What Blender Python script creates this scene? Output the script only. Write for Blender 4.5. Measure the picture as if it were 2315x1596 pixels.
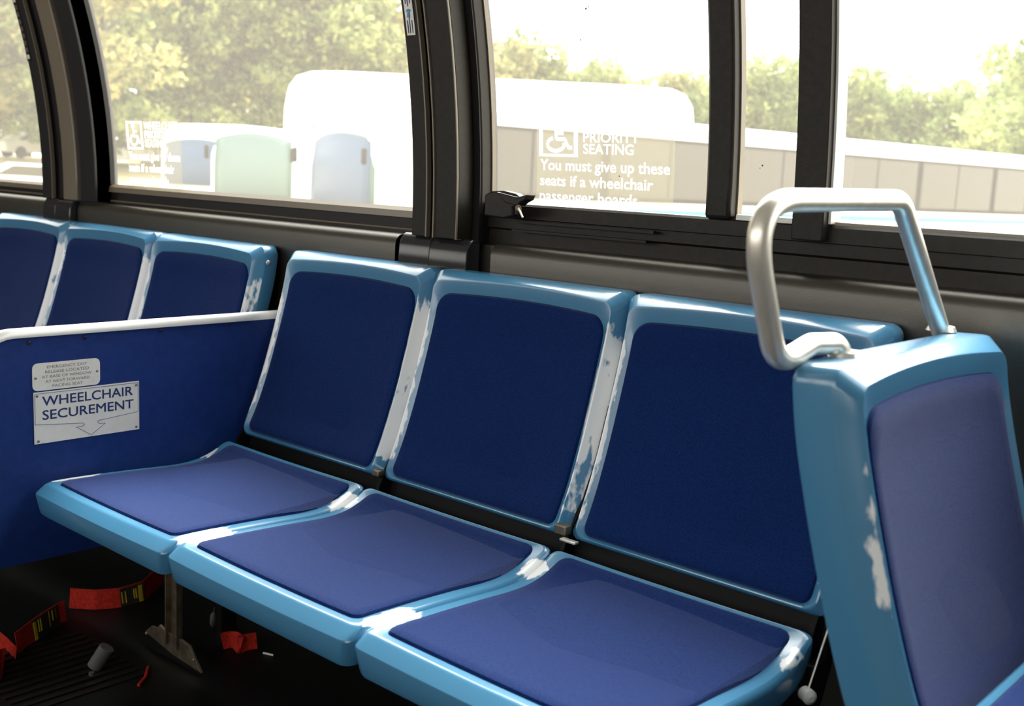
import bpy, bmesh, math, random
import numpy as np
from mathutils import Vector, Matrix
for o in list(bpy.data.objects): bpy.data.objects.remove(o)
SC = bpy.context.scene; COL = SC.collection
# ---------------------------------------------------------------- camera, sky, sun, exposure
IW, IH = 2315, 1596
F_PX = 2490.97
CAM = Vector((1.98474, -0.90885, 1.06865)); YAW, PITCH, ROLL = 0.722247, 0.157591, 0.047376
_f = Vector((-math.sin(YAW)*math.cos(PITCH), math.cos(YAW)*math.cos(PITCH), -math.sin(PITCH)))
_r0 = _f.cross(Vector((0, 0, 1))).normalized(); _u0 = _r0.cross(_f)
_r = _r0*math.cos(ROLL)+_u0*math.sin(ROLL); _u = -_r0*math.sin(ROLL)+_u0*math.cos(ROLL)
cd = bpy.data.cameras.new('camera'); cam = bpy.data.objects.new('camera', cd); COL.objects.link(cam)
cd.sensor_fit = 'HORIZONTAL'; cd.sensor_width = 36.0; cd.lens = F_PX/IW*36.0
cd.clip_start = 0.02; cd.clip_end = 600
cam.matrix_world = Matrix(((_r.x, _u.x, -_f.x, CAM.x), (_r.y, _u.y, -_f.y, CAM.y), (_r.z, _u.z, -_f.z, CAM.z), (0, 0, 0, 1)))
cd.dof.use_dof = True; cd.dof.focus_distance = 1.95; cd.dof.aperture_fstop = 5.6
SC.camera = cam
def ray(u, v): return _f+_r*((u-IW/2)/F_PX)-_u*((v-IH/2)/F_PX)
def onax(ax, val, u, v):
    d = ray(u, v); t = (val-CAM[ax])/d[ax]; return CAM+d*t
def atd(u, v, depth): return CAM+ray(u, v)*depth

SC.view_settings.view_transform = 'Standard'; SC.view_settings.look = 'None'
SC.view_settings.gamma = 1.0; SC.view_settings.use_curve_mapping = False
SC.view_settings.exposure = 0.0
SC.cycles.use_denoising = True
SC.cycles.max_bounces = 10; SC.cycles.diffuse_bounces = 5; SC.cycles.transparent_max_bounces = 24
SC.cycles.sample_clamp_indirect = 8.0; SC.cycles.caustics_reflective = False; SC.cycles.caustics_refractive = False
w = bpy.data.worlds.new('overcast_sky'); SC.world = w; w.use_nodes = True
nt = w.node_tree; nt.nodes.clear()
wo = nt.nodes.new('ShaderNodeOutputWorld'); bg = nt.nodes.new('ShaderNodeBackground')
tc = nt.nodes.new('ShaderNodeTexCoord'); sp = nt.nodes.new('ShaderNodeSeparateXYZ'); mr = nt.nodes.new('ShaderNodeValToRGB')
mr.color_ramp.elements[0].position = 0.0; mr.color_ramp.elements[0].color = (1.0, .95, .86, 1)
mr.color_ramp.elements[1].position = 0.6; mr.color_ramp.elements[1].color = (.90, .96, 1.0, 1)
nt.links.new(tc.outputs['Generated'], sp.inputs[0]); nt.links.new(sp.outputs['Z'], mr.inputs[0])
# broad hazy glow of the sun behind thin cloud, high beyond the windows
nt.links.new(mr.outputs[0], bg.inputs[0]); bg.inputs[1].default_value = 3.6
dt = nt.nodes.new('ShaderNodeVectorMath'); dt.operation = 'DOT_PRODUCT'; dt.inputs[1].default_value = Vector((-.28, .66, .70)).normalized()
mxx = nt.nodes.new('ShaderNodeMath'); mxx.operation = 'MAXIMUM'; mxx.inputs[1].default_value = 0.
pw_ = nt.nodes.new('ShaderNodeMath'); pw_.operation = 'POWER'; pw_.inputs[1].default_value = 18.
bg2 = nt.nodes.new('ShaderNodeBackground'); bg2.inputs[0].default_value = (1, .965, .90, 1); sc_ = nt.nodes.new('ShaderNodeMath'); sc_.operation = 'MULTIPLY'; sc_.inputs[1].default_value = 75.
ads = nt.nodes.new('ShaderNodeAddShader')
nt.links.new(tc.outputs['Generated'], dt.inputs[0]); nt.links.new(dt.outputs['Value'], mxx.inputs[0]); nt.links.new(mxx.outputs[0], pw_.inputs[0]); nt.links.new(pw_.outputs[0], sc_.inputs[0]); nt.links.new(sc_.outputs[0], bg2.inputs[1])
nt.links.new(bg.outputs[0], ads.inputs[0]); nt.links.new(bg2.outputs[0], ads.inputs[1]); nt.links.new(ads.outputs[0], wo.inputs[0])

# ---------------------------------------------------------------- materials
def mat(name, col=(.5, .5, .5), rough=.5, metal=0., spec=.5, **k):
    m = bpy.data.materials.new(name); m.use_nodes = True
    b = m.node_tree.nodes['Principled BSDF']
    b.inputs['Base Color'].default_value = (*col, 1); b.inputs['Roughness'].default_value = rough
    b.inputs['Metallic'].default_value = metal; b.inputs['Specular IOR Level'].default_value = spec
    for kk, v in k.items(): b.inputs[kk.replace('_', ' ')].default_value = v
    return m
def N(m, t, **k):
    n = m.node_tree.nodes.new(t)
    for a, b in k.items(): setattr(n, a, b)
    return n
def L(m, a, b): m.node_tree.links.new(a, b)
def noisy(m, c1, c2, scale=20, detail=4, bump=0., bscale=None, stretch=(1, 1, 1), lo=.35, hi=.65):
    b = m.node_tree.nodes['Principled BSDF']
    t = N(m, 'ShaderNodeTexCoord'); mp = N(m, 'ShaderNodeMapping'); mp.inputs['Scale'].default_value = stretch
    n = N(m, 'ShaderNodeTexNoise'); n.inputs['Scale'].default_value = scale; n.inputs['Detail'].default_value = detail
    r = N(m, 'ShaderNodeValToRGB'); r.color_ramp.elements[0].position = lo; r.color_ramp.elements[1].position = hi
    r.color_ramp.elements[0].color = (*c1, 1); r.color_ramp.elements[1].color = (*c2, 1)
    L(m, t.outputs['Object'], mp.inputs[0]); L(m, mp.outputs[0], n.inputs[0]); L(m, n.outputs[0], r.inputs[0]); L(m, r.outputs[0], b.inputs['Base Color'])
    if bump:
        n2 = N(m, 'ShaderNodeTexNoise'); n2.inputs['Scale'].default_value = bscale or scale*3; n2.inputs['Detail'].default_value = 3
        L(m, mp.outputs[0], n2.inputs[0])
        bp = N(m, 'ShaderNodeBump'); bp.inputs['Strength'].default_value = bump; bp.inputs['Distance'].default_value = .002
        L(m, n2.outputs[0], bp.inputs['Height']); L(m, bp.outputs[0], b.inputs['Normal'])
    return m
M = {}
# light blue glossy moulded plastic, scuffed to bare white along the rims
m = M['shell'] = mat('light_blue_plastic', (.075, .30, .52), .22, 0, .7)
b = m.node_tree.nodes['Principled BSDF']; b.inputs['Coat Weight'].default_value = .5; b.inputs['Coat Roughness'].default_value = .22
t = N(m, 'ShaderNodeTexCoord'); oi = N(m, 'ShaderNodeObjectInfo'); at = N(m, 'ShaderNodeAttribute'); at.attribute_name = 'wear'
ad = N(m, 'ShaderNodeVectorMath', operation='ADD'); ml = N(m, 'ShaderNodeMath', operation='MULTIPLY'); ml.inputs[1].default_value = 37.
L(m, oi.outputs['Random'], ml.inputs[0]); L(m, t.outputs['Object'], ad.inputs[0]); L(m, ml.outputs[0], ad.inputs[1])
n1 = N(m, 'ShaderNodeTexNoise'); n1.inputs['Scale'].default_value = 7; n1.inputs['Detail'].default_value = 2
n2 = N(m, 'ShaderNodeTexNoise'); n2.inputs['Scale'].default_value = 130; n2.inputs['Detail'].default_value = 4
mp = N(m, 'ShaderNodeMapping'); mp.inputs['Scale'].default_value = (1, .35, .25)
L(m, ad.outputs[0], n1.inputs[0]); L(m, ad.outputs[0], mp.inputs[0]); L(m, mp.outputs[0], n2.inputs[0])
s1 = N(m, 'ShaderNodeMath', operation='MULTIPLY_ADD'); s1.inputs[1].default_value = .52; L(m, n1.outputs[0], s1.inputs[0])
s2 = N(m, 'ShaderNodeMath', operation='MULTIPLY'); s2.inputs[1].default_value = .48; L(m, n2.outputs[0], s2.inputs[0]); L(m, s2.outputs[0], s1.inputs[2])
s3 = N(m, 'ShaderNodeMath', operation='MULTIPLY_ADD'); s3.inputs[1].default_value = .42; L(m, at.outputs['Fac'], s3.inputs[0]); L(m, s1.outputs[0], s3.inputs[2])
rr = N(m, 'ShaderNodeValToRGB'); rr.color_ramp.elements[0].position = .76; rr.color_ramp.elements[1].position = .82
L(m, s3.outputs[0], rr.inputs[0])
mx = N(m, 'ShaderNodeMix', data_type='RGBA'); mx.inputs[6].default_value = (.065, .235, .41, 1); mx.inputs[7].default_value = (.93, .94, .93, 1)
L(m, rr.outputs[0], mx.inputs[0]); L(m, mx.outputs[2], b.inputs['Base Color'])
# navy velour
m = M['cushion'] = mat('navy_velour', (.012, .03, .17), .9, 0, .1)
noisy(m, (.004, .017, .092), (.008, .031, .14), 420, 3, .5, 900)
b = m.node_tree.nodes['Principled BSDF']; b.inputs['Sheen Weight'].default_value = .30; b.inputs['Sheen Roughness'].default_value = .35
b.inputs['Sheen Tint'].default_value = (.68, .69, .87, 1)
M['panel_blue'] = noisy(mat('royal_blue_laminate', (.01, .05, .3), .55, 0, .35), (.007, .032, .175), (.009, .038, .20), 60, 3, .15, 900)
M['alu'] = mat('bright_aluminium_edging', (.86, .85, .82), .28, .25)
M['steel'] = noisy(mat('brushed_warm_steel', (.75, .68, .56), .34, .7), (.86, .80, .69), (.95, .91, .82), 60, 3, .08, 300, (1, 1, .1))
M['dullsteel'] = noisy(mat('dull_brown_steel', (.2, .15, .1), .42, .8), (.20, .15, .10), (.36, .29, .20), 40, 3)
M['brownblk'] = noisy(mat('dark_bronze_frame', (.05, .04, .03), .42, 0, .28), (.011, .0085, .006), (.017, .013, .009), 90, 3, .1, 600)
M['brown'] = mat('bronze_lit_strip', (.20, .16, .11), .35, 0, .8)  # lighter copy of the frame bronze: light on strips and edges painted in
M['black'] = mat('black_rubber', (.008, .007, .007), .5, 0, .4)
M['wallpanel'] = noisy(mat('charcoal_wall_panel', (.03, .028, .024), .36, 0, .7), (.010, .0085, .0068), (.014, .012, .0095), 150, 3, .15, 700)
_b = M['wallpanel'].node_tree.nodes['Principled BSDF']; _b.inputs['Coat Weight'].default_value = .9; _b.inputs['Coat Roughness'].default_value = .38; _b.inputs['Coat Tint'].default_value = (1, .93, .8, 1)
M['capm'] = mat('glossy_black_cap', (.02, .02, .022), .2, 0, .6)
M['beam'] = mat('black_beam_paint', (.005, .0045, .004), .6, 0, .2)
M['white'] = noisy(mat('off_white_sign_plate', (.8, .77, .68), .4), (.88, .85, .76), (.93, .90, .81), 40)
M['ink'] = mat('navy_ink', (.02, .04, .16), .5)
M['tanink'] = mat('grey_brown_ink', (.22, .18, .14), .6)
M['screw'] = mat('screw_steel', (.35, .31, .25), .35, .8)
M['darkscrew'] = mat('dark_rivet', (.05, .04, .035), .4, .6)
M['red'] = noisy(mat('red_webbing', (.5, .02, .01), .8, 0, .2), (.42, .018, .01), (.62, .035, .018), 150, 2, .3, 500)
M['strapblk'] = mat('black_strap_label', (.03, .027, .02), .6)
M['yellow'] = mat('yellow_label_print', (.75, .52, .03), .6)
M['floor'] = noisy(mat('black_ribbed_rubber_floor', (.01, .009, .008), .5, 0, .4), (.0015, .0014, .0013), (.004, .0035, .003), 60, 5, .3, 300)
M['ceil'] = mat('ceiling_panel', (.30, .29, .27), .6)
M['nearwall'] = mat('near_wall_panel', (.10, .095, .085), .6)
M['gray'] = mat('grey_cylinder_plastic', (.13, .12, .11), .45)
M['plasticwhite'] = mat('white_knob_plastic', (.6, .6, .55), .4)
# exterior
M['buswhite'] = noisy(mat('white_bus_paint', (.8, .79, .74), .3), (.78, .76, .70), (.84, .83, .79), 3)
M['buswin'] = mat('pale_tinted_bus_window', (.055, .048, .034), .2, 0, .4)
M['busband'] = mat('grey_brown_window_band', (.012, .010, .0075), .6, 0, .15)
M['busblue'] = mat('blue_livery_stripe', (.05, .26, .50), .4)
M['busgreen'] = mat('green_livery', (.07, .12, .09), .5)
M['buswinb'] = mat('bluish_windscreen', (.07, .10, .15), .4, 0, .2)
M['paneG'] = mat('pale_green_windscreen', (.13, .18, .16), .4, 0, .2)
M['tyre'] = mat('tyre_rubber', (.03, .03, .03), .8)
M['bark'] = noisy(mat('grey_brown_bark', (.15, .11, .07), .9), (.03, .024, .016), (.07, .055, .04), 6, 4, .5, 20)
M['ground'] = noisy(mat('dry_grass_and_dust', (.5, .42, .25), .95, 0, .1), (.42, .36, .19), (.62, .54, .36), .25, 6)
M['asphalt'] = noisy(mat('pale_asphalt', (.4, .38, .34), .9), (.38, .35, .30), (.48, .45, .4), 1.5, 6)
def leafmat(name, c1, c2):
    m = bpy.data.materials.new(name); m.use_nodes = True; nt = m.node_tree; nt.nodes.clear()
    o = N(m, 'ShaderNodeOutputMaterial'); d = N(m, 'ShaderNodeBsdfDiffuse'); tr = N(m, 'ShaderNodeBsdfTranslucent'); mi = N(m, 'ShaderNodeMixShader'); mi.inputs[0].default_value = .45
    t = N(m, 'ShaderNodeTexCoord'); n = N(m, 'ShaderNodeTexNoise'); n.inputs['Scale'].default_value = 1.3; n.inputs['Detail'].default_value = 8
    r = N(m, 'ShaderNodeValToRGB'); r.color_ramp.elements[0].position = .38; r.color_ramp.elements[1].position = .62
    r.color_ramp.elements[0].color = (*c1, 1); r.color_ramp.elements[1].color = (*c2, 1)
    L(m, t.outputs['Object'], n.inputs[0]); L(m, n.outputs[0], r.inputs[0]); L(m, r.outputs[0], d.inputs[0]); L(m, r.outputs[0], tr.inputs[0])
    L(m, d.outputs[0], mi.inputs[1]); L(m, tr.outputs[0], mi.inputs[2]); L(m, mi.outputs[0], o.inputs[0]); return m
M['leafA'] = leafmat('yellow_green_leaves', (.09, .125, .045), (.38, .40, .15))
M['leafB'] = leafmat('autumn_tinged_leaves', (.10, .125, .05), (.46, .40, .16))
M['leafC'] = leafmat('mid_green_leaves', (.12, .16, .06), (.36, .42, .17))
def glassmat(name, tint=(.96, .97, .95), veil=.05):
    m = bpy.data.materials.new(name); m.use_nodes = True; nt = m.node_tree; nt.nodes.clear()
    o = N(m, 'ShaderNodeOutputMaterial'); tp = N(m, 'ShaderNodeBsdfTransparent'); tp.inputs[0].default_value = (*tint, 1)
    gl = N(m, 'ShaderNodeBsdfGlossy'); gl.inputs['Roughness'].default_value = .02; lw = N(m, 'ShaderNodeLayerWeight'); lw.inputs[0].default_value = .5
    pw = N(m, 'ShaderNodeMath', operation='POWER'); pw.inputs[1].default_value = 5; fr = N(m, 'ShaderNodeMath', operation='MULTIPLY_ADD'); fr.inputs[1].default_value = .9; fr.inputs[2].default_value = .03
    L(m, lw.outputs['Facing'], pw.inputs[0]); L(m, pw.outputs[0], fr.inputs[0])
    mi = N(m, 'ShaderNodeMixShader'); tl = N(m, 'ShaderNodeBsdfTranslucent'); tl.inputs[0].default_value = (.95, .9, .8, 1)
    mi2 = N(m, 'ShaderNodeMixShader'); mi2.inputs[0].default_value = veil  # translucent share imitates veiling glare that pales the view outside
    L(m, fr.outputs[0], mi.inputs[0]); L(m, tp.outputs[0], mi.inputs[1]); L(m, gl.outputs[0], mi.inputs[2])
    L(m, mi.outputs[0], mi2.inputs[1]); L(m, tl.outputs[0], mi2.inputs[2]); L(m, mi2.outputs[0], o.inputs[0]); return m
M['glass'] = glassmat('veiled_window_glass')
def filmmat(name, tint, fac, colr):
    m = bpy.data.materials.new(name); m.use_nodes = True; nt = m.node_tree; nt.nodes.clear()
    o = N(m, 'ShaderNodeOutputMaterial'); tp = N(m, 'ShaderNodeBsdfTransparent'); tp.inputs[0].default_value = (*tint, 1)
    tl = N(m, 'ShaderNodeBsdfTranslucent'); tl.inputs[0].default_value = (*colr, 1); mi = N(m, 'ShaderNodeMixShader'); mi.inputs[0].default_value = fac
    L(m, tp.outputs[0], mi.inputs[1]); L(m, tl.outputs[0], mi.inputs[2]); L(m, mi.outputs[0], o.inputs[0]); return m
M['film'] = filmmat('tinted_clear_film', (.60, .58, .53), .06, (.9, .85, .7))
M['filmwhite'] = filmmat('white_translucent_print', (1, 1, 1), .55, (.98, .98, .95))

# ---------------------------------------------------------------- mesh helpers
def link(o, parent=None):
    COL.objects.link(o)
    if parent is not None: o.parent = parent
    return o
def tag(o, label=None, cat=None, group=None, kind=None):
    if label: o['label'] = label
    if cat: o['category'] = cat
    if group: o['group'] = group
    if kind: o['kind'] = kind
    return o
def empty(name, loc=(0, 0, 0), rz=0, label=None, cat=None, group=None, kind=None):
    o = bpy.data.objects.new(name, None); o.empty_display_size = .05; link(o); o.location = loc; o.rotation_euler = (0, 0, rz)
    return tag(o, label, cat, group, kind)
class MB:
    def __init__(s): s.v = []; s.f = []; s.a = []
    def add(s, vs, fs, at=None):
        n = len(s.v); s.v += [tuple(p) for p in vs]; s.f += [tuple(i+n for i in f) for f in fs]; s.a += (at or [0.]*len(vs)); return s
    def box(s, a, b, nz=1, R=None):
        (x0, y0, z0), (x1, y1, z1) = a, b; vs = []; fs = []
        for k in range(nz+1):
            z = z0+(z1-z0)*k/nz; vs += [(x0, y0, z), (x1, y0, z), (x1, y1, z), (x0, y1, z)]
        for k in range(nz):
            o = 4*k
            for i in range(4): j = (i+1) % 4; fs.append((o+i, o+j, o+4+j, o+4+i))
        fs.append((3, 2, 1, 0)); o = 4*nz; fs.append((o, o+1, o+2, o+3))
        if R is not None: vs = [tuple(R @ Vector(p)) for p in vs]
        return s.add(vs, fs)
    def prism(s, poly, d, T=None):   # poly in local xy, extruded along local z by d; T matrix
        n = len(poly); vs = [Vector((p[0], p[1], 0)) for p in poly]+[Vector((p[0], p[1], d)) for p in poly]
        if T is not None: vs = [T @ p for p in vs]
        fs = [tuple(range(n-1, -1, -1)), tuple(range(n, 2*n))]+[(i, (i+1) % n, n+(i+1) % n, n+i) for i in range(n)]
        return s.add(vs, fs)
    def extx(s, prof, x0, x1, closed=False, nx=1):   # profile list of (y,z) extruded along x
        n = len(prof); vs = []; fs = []
        for k in range(nx+1):
            x = x0+(x1-x0)*k/nx; vs += [(x, p[0], p[1]) for p in prof]
        m = n if closed else n-1
        for k in range(nx):
            for i in range(m): j = (i+1) % n; fs.append((k*n+i, (k+1)*n+i, (k+1)*n+j, k*n+j))
        if closed: fs.append(tuple(range(n))); fs.append(tuple(nx*n+i for i in range(n-1, -1, -1)))
        return s.add(vs, fs)
    def tube(s, pts, r, n=16, caps=True):
        pts = [Vector(p) for p in pts]; T0 = (pts[1]-pts[0]).normalized()
        ref = Vector((0, 0, 1)) if abs(T0.z) < .9 else Vector((1, 0, 0)); X = T0.cross(ref).normalized(); vs = []; fs = []
        rr = r if isinstance(r, (list, tuple)) else [r]*len(pts)
        for i, p in enumerate(pts):
            T = (pts[min(i+1, len(pts)-1)]-pts[max(i-1, 0)]).normalized(); X = (X-T*X.dot(T)).normalized(); Y = T.cross(X)
            for k in range(n): a = 2*math.pi*k/n; vs.append(p+X*math.cos(a)*rr[i]+Y*math.sin(a)*rr[i])
        for i in range(len(pts)-1):
            for k in range(n): j = (k+1) % n; fs.append((i*n+k, i*n+j, (i+1)*n+j, (i+1)*n+k))
        if caps: fs.append(tuple(range(n-1, -1, -1))); fs.append(tuple((len(pts)-1)*n+k for k in range(n)))
        return s.add(vs, fs)
    def disc(s, c, nrm, r, h, n=16, dome=True):     # small domed screw head
        c = Vector(c); nrm = Vector(nrm).normalized(); return s.tube([c, c+nrm*h*.6, c+nrm*h], [r, r*.85, r*.4 if dome else r], n)
    def build(s, name, m, parent=None, smooth=30, bevel=0, kind=None, bend=False, wear=False, sub=2):
        me = bpy.data.meshes.new(name); vs = s.v
        if bend: vs = [(x, y-wcurve(z), z) for x, y, z in vs]
        me.from_pydata(vs, [], s.f); me.update()
        bm = bmesh.new(); bm.from_mesh(me); bmesh.ops.recalc_face_normals(bm, faces=bm.faces); bm.to_mesh(me); bm.free()
        if wear:
            a = me.attributes.new('wear', 'FLOAT', 'POINT')
            for i, x in enumerate(s.a): a.data[i].value = x
        me.materials.append(m); o = bpy.data.objects.new(name, me); link(o, parent)
        if smooth:
            for p in me.polygons: p.use_smooth = True
            me.set_sharp_from_angle(angle=math.radians(smooth))
        if bevel:
            bv = o.modifiers.new('bevel', 'BEVEL'); bv.width = bevel; bv.segments = sub; bv.limit_method = 'ANGLE'; bv.angle_limit = math.radians(40)
        if kind: o['kind'] = kind
        return o
def wcurve(z): return .28*max(0., z-.98)**2
def fillet(pts, r, n=6):
    P = [Vector(p) for p in pts]; out = [P[0]]
    for i in range(1, len(P)-1):
        ri = r[i] if isinstance(r, (list, tuple)) else r
        a = (P[i-1]-P[i]); b_ = (P[i+1]-P[i]); th = a.angle(b_); d = min(ri/math.tan(th/2), a.length*.48, b_.length*.48)
        A = P[i]+a.normalized()*d; B = P[i]+b_.normalized()*d
        for k in range(n+1):
            t = k/n; out.append(A*(1-t)**2+P[i]*2*t*(1-t)+B*t*t)
    out.append(P[-1]); return out
def cat_rom(pts, n=80):
    P = np.array(pts, float); P = np.vstack([2*P[0]-P[1], P, 2*P[-1]-P[-2]]); out = []
    for i in range(1, len(P)-2):
        for k in range(n//(len(P)-3)+1):
            t = k/(n//(len(P)-3)+1); a, b, c, d = P[i-1:i+3]
            out.append(.5*((2*b)+(-a+c)*t+(2*a-5*b+4*c-d)*t*t+(-a+3*b-3*c+d)*t**3))
    out.append(P[-2]); return np.array(out)
def rrect_pts(w, h, r=.02, k=4):
    out = []
    for cx, cy, a0 in ((w-r, r, -90), (w-r, h-r, 0), (r, h-r, 90), (r, r, 180)):
        for i in range(k+1): a = math.radians(a0+90*i/k); out.append((cx+r*math.cos(a), cy+r*math.sin(a)))
    return out
# matrices that map (along, up) drawing planes to the world
def plane_x(x, y0, z0): return Matrix(((0, 0, 1, x), (1, 0, 0, y0), (0, 1, 0, z0), (0, 0, 0, 1)))          # reads along +y, faces +x
def plane_y(x0, y, z0): return Matrix(((1, 0, 0, x0), (0, 0, -1, y), (0, 1, 0, z0), (0, 0, 0, 1)))        # reads along +x, faces -y
def text_mesh(txt, a0, a1, b0, b1, T, name, m, parent, depth=.0004, bold=.0, bend=False, thick_=0.):
    cu = bpy.data.curves.new('t', 'FONT'); cu.body = txt; cu.size = 1; cu.extrude = 0; cu.offset = bold; cu.resolution_u = 3
    ob = bpy.data.objects.new('t', cu); COL.objects.link(ob); dg = bpy.context.evaluated_depsgraph_get(); dg.update()
    me = bpy.data.meshes.new_from_object(ob.evaluated_get(dg)); bpy.data.objects.remove(ob); bpy.data.curves.remove(cu)
    xs = [v.co.x for v in me.vertices]; ys = [v.co.y for v in me.vertices]; x0, x1, y0, y1 = min(xs), max(xs), 0., max(ys)
    for v in me.vertices:
        p = T @ Vector((a0+(v.co.x-x0)/(x1-x0)*(a1-a0), b0+(v.co.y-y0)/(y1-y0)*(b1-b0), depth))
        if bend: p.y -= wcurve(p.z)
        v.co = p
    me.materials.clear(); me.materials.append(m); me.name = name
    if thick_:
        bm = bmesh.new(); bm.from_mesh(me); ex = T.to_3x3() @ Vector((1, 0, 0)); ey = T.to_3x3() @ Vector((0, 1, 0)); src = list(bm.verts)+list(bm.edges)+list(bm.faces)
        for kk, (dx, dy) in enumerate(((1, 0), (0, 1), (1, 1))):
            rr_ = bmesh.ops.duplicate(bm, geom=src); off = (ex*dx+ey*dy)*thick_ + (T.to_3x3() @ Vector((0, 0, 1)))*.00003*(kk+1)
            bmesh.ops.translate(bm, vec=off, verts=[g for g in rr_['geom'] if isinstance(g, bmesh.types.BMVert)])
        bm.to_mesh(me); bm.free()
    return link(bpy.data.objects.new(name, me), parent)

# ---------------------------------------------------------------- seat builder (rings lofted on a curved profile)
SW = .457
class Prof:
    def __init__(s, pts):
        s.P = cat_rom(pts); d = np.linalg.norm(np.diff(s.P, axis=0), axis=1); s.t = np.concatenate([[0], np.cumsum(d)]); s.T = s.t[-1]
    def at(s, t):
        if t < 0: e = s.P[0]; d = s.P[1]-s.P[0]; d = d/np.linalg.norm(d); p = e+d*t
        elif t > s.T: e = s.P[-1]; d = s.P[-1]-s.P[-2]; d = d/np.linalg.norm(d); p = e+d*(t-s.T)
        else:
            p = np.array([np.interp(t, s.t, s.P[:, 0]), np.interp(t, s.t, s.P[:, 1])])
            q0 = max(0, t-.012); q1 = min(s.T, t+.012)
            d = np.array([np.interp(q1, s.t, s.P[:, 0])-np.interp(q0, s.t, s.P[:, 0]), np.interp(q1, s.t, s.P[:, 1])-np.interp(q0, s.t, s.P[:, 1])]); d = d/np.linalg.norm(d)
        return p, np.array([-d[1], d[0]])
def sstep(x): x = max(0., min(1., x)); return x*x*(3-2*x)
def ringpts(W, T, iL, iR, i0, i1, r0, r1, ns=14, nt_=18, k=6):
    x0, x1, t0, t1 = iL, W-iR, i0, T-i1; out = []
    def side(a, b, n): return [(a[0]+(b[0]-a[0])*q/n, a[1]+(b[1]-a[1])*q/n) for q in range(n)]
    def arc(cx, cy, r, a0): return [(cx+r*math.cos(math.radians(a0+90*q/k)), cy+r*math.sin(math.radians(a0+90*q/k))) for q in range(k)]
    out += side((x0+r0, t0), (x1-r0, t0), ns)+arc(x1-r0, t0+r0, r0, -90)+side((x1, t0+r0), (x1, t1-r1), nt_)+arc(x1-r1, t1-r1, r1, 0)
    out += side((x1-r1, t1), (x0+r1, t1), ns)+arc(x0+r1, t1-r1, r1, 90)+side((x0, t1-r1), (x0, t0+r0), nt_)+arc(x0+r0, t0+r0, r0, 180)
    return out
def loft(prof, rings, conc, arch=0., wearf=None, fill_to=.17, back=True, W=SW):
    mb = MB(); T = prof.T; npt = None; allr = []
    for rg in rings:
        iS, i0, i1, r0, r1, d0, ds, d1 = rg
        allr.append((ringpts(W, T, iS, iS, i0, i1, r0, r1), (d0, ds, d1), rg))
    vs = []; at = []
    for pts, (d0, ds, d1), rg in allr:
        for x, t in pts:
            w0 = sstep(1-(t-rg[1])/.045); w1 = sstep(1-((T-rg[2])-t)/.045)
            d = ds+(d0-ds)*w0+(d1-ds)*w1
            if d > -.018: t -= arch*(2*x/W-1)**2*sstep((t/T-.4)/.6)
            p, nrm = prof.at(t); d2 = d-conc*(1-(2*x/W-1)**2)*(1 if d > -.04 else 0)
            q = p+nrm*d2; vs.append((x, q[0], q[1])); at.append(wearf(x, t/T, d) if wearf else 0.)
    # inside of the last ring: a transfinite grid
    k_ = 6; h_ = 3; pts, dd, rg = allr[-1]; nN = len(pts); per = [pts[(nN-h_+i) % nN] for i in range(nN)]; gx = 14+k_; gy = 18+k_
    idx = lambda i: (len(allr)-1)*nN+((nN-h_+i) % nN)
    grid = {}
    for i in range(gx+1): grid[(i, 0)] = (per[i], idx(i)); grid[(i, gy)] = (per[2*gx+gy-i], idx(2*gx+gy-i))
    for j in range(gy+1): grid[(gx, j)] = (per[gx+j], idx(gx+j)); grid[(0, j)] = (per[(nN-j) % nN], idx((nN-j) % nN))
    for j in range(1, gy):
        for i in range(1, gx):
            u_, v_ = i/gx, j/gy; q = []
            for c in (0, 1):
                B = lambda a, b: grid[(a, b)][0][c]
                q.append((1-v_)*B(i, 0)+v_*B(i, gy)+(1-u_)*B(0, j)+u_*B(gx, j)-((1-u_)*(1-v_)*B(0, 0)+u_*(1-v_)*B(gx, 0)+(1-u_)*v_*B(0, gy)+u_*v_*B(gx, gy)))
            x, t = q; w0 = sstep(1-(t-rg[1])/.045); w1 = sstep(1-((T-rg[2])-t)/.045); ds = dd[1]; d = ds+(dd[0]-ds)*w0+(dd[2]-ds)*w1
            t -= arch*(2*x/W-1)**2*sstep((t/T-.4)/.6)
            p, nrm = prof.at(t); d2 = d-conc*(1-(2*x/W-1)**2); qq = p+nrm*d2; grid[(i, j)] = (q, len(vs)); vs.append((x, qq[0], qq[1])); at.append(0.)
    n = len(allr[0][0]); fs = []
    for j in range(gy):
        for i in range(gx): fs.append((grid[(i, j)][1], grid[(i+1, j)][1], grid[(i+1, j+1)][1], grid[(i, j+1)][1]))
    for k in range(len(allr)-1):
        for i in range(n): j = (i+1) % n; fs.append((k*n+i, k*n+j, (k+1)*n+j, (k+1)*n+i))
    if back: fs.append(tuple(range(n-1, -1, -1)))
    mb.add(vs, fs, at); return mb
PAN = Prof([(0, .460), (.06, .4615), (.14, .459), (.22, .455), (.30, .4505), (.35, .4535), (.39, .466), (.426, .484)])
BACK = Prof([(.450, .498), (.466, .535), (.484, .575), (.506, .635), (.525, .695), (.545, .765), (.561, .830), (.570, .890)])
def wear_back(x, t, d):
    s = max(0, 1-min(x, SW-x)/.034); v = sstep((t-.02)/.1)*sstep((.97-t)/.22); return sstep(s*2.2)*v*(.95 if d > -.03 else 0)
def wear_pan(x, t, d):
    s = sstep(max(0, 1-min(x, SW-x)/.034)*2.2); v = max(sstep((t-.05)/.05)*sstep((.36-t)/.12), .85*sstep((t-.78)/.06)*sstep((.97-t)/.06)); return s*v*(1.2 if d > -.012 else 0)
_cache = {}
def wear_side(x, t, d):
    return sstep(1-abs(x-.011)/.009)*sstep((t-.25)/.2)*sstep((.95-t)/.2)*(.9 if d > -.03 else 0)
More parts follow.
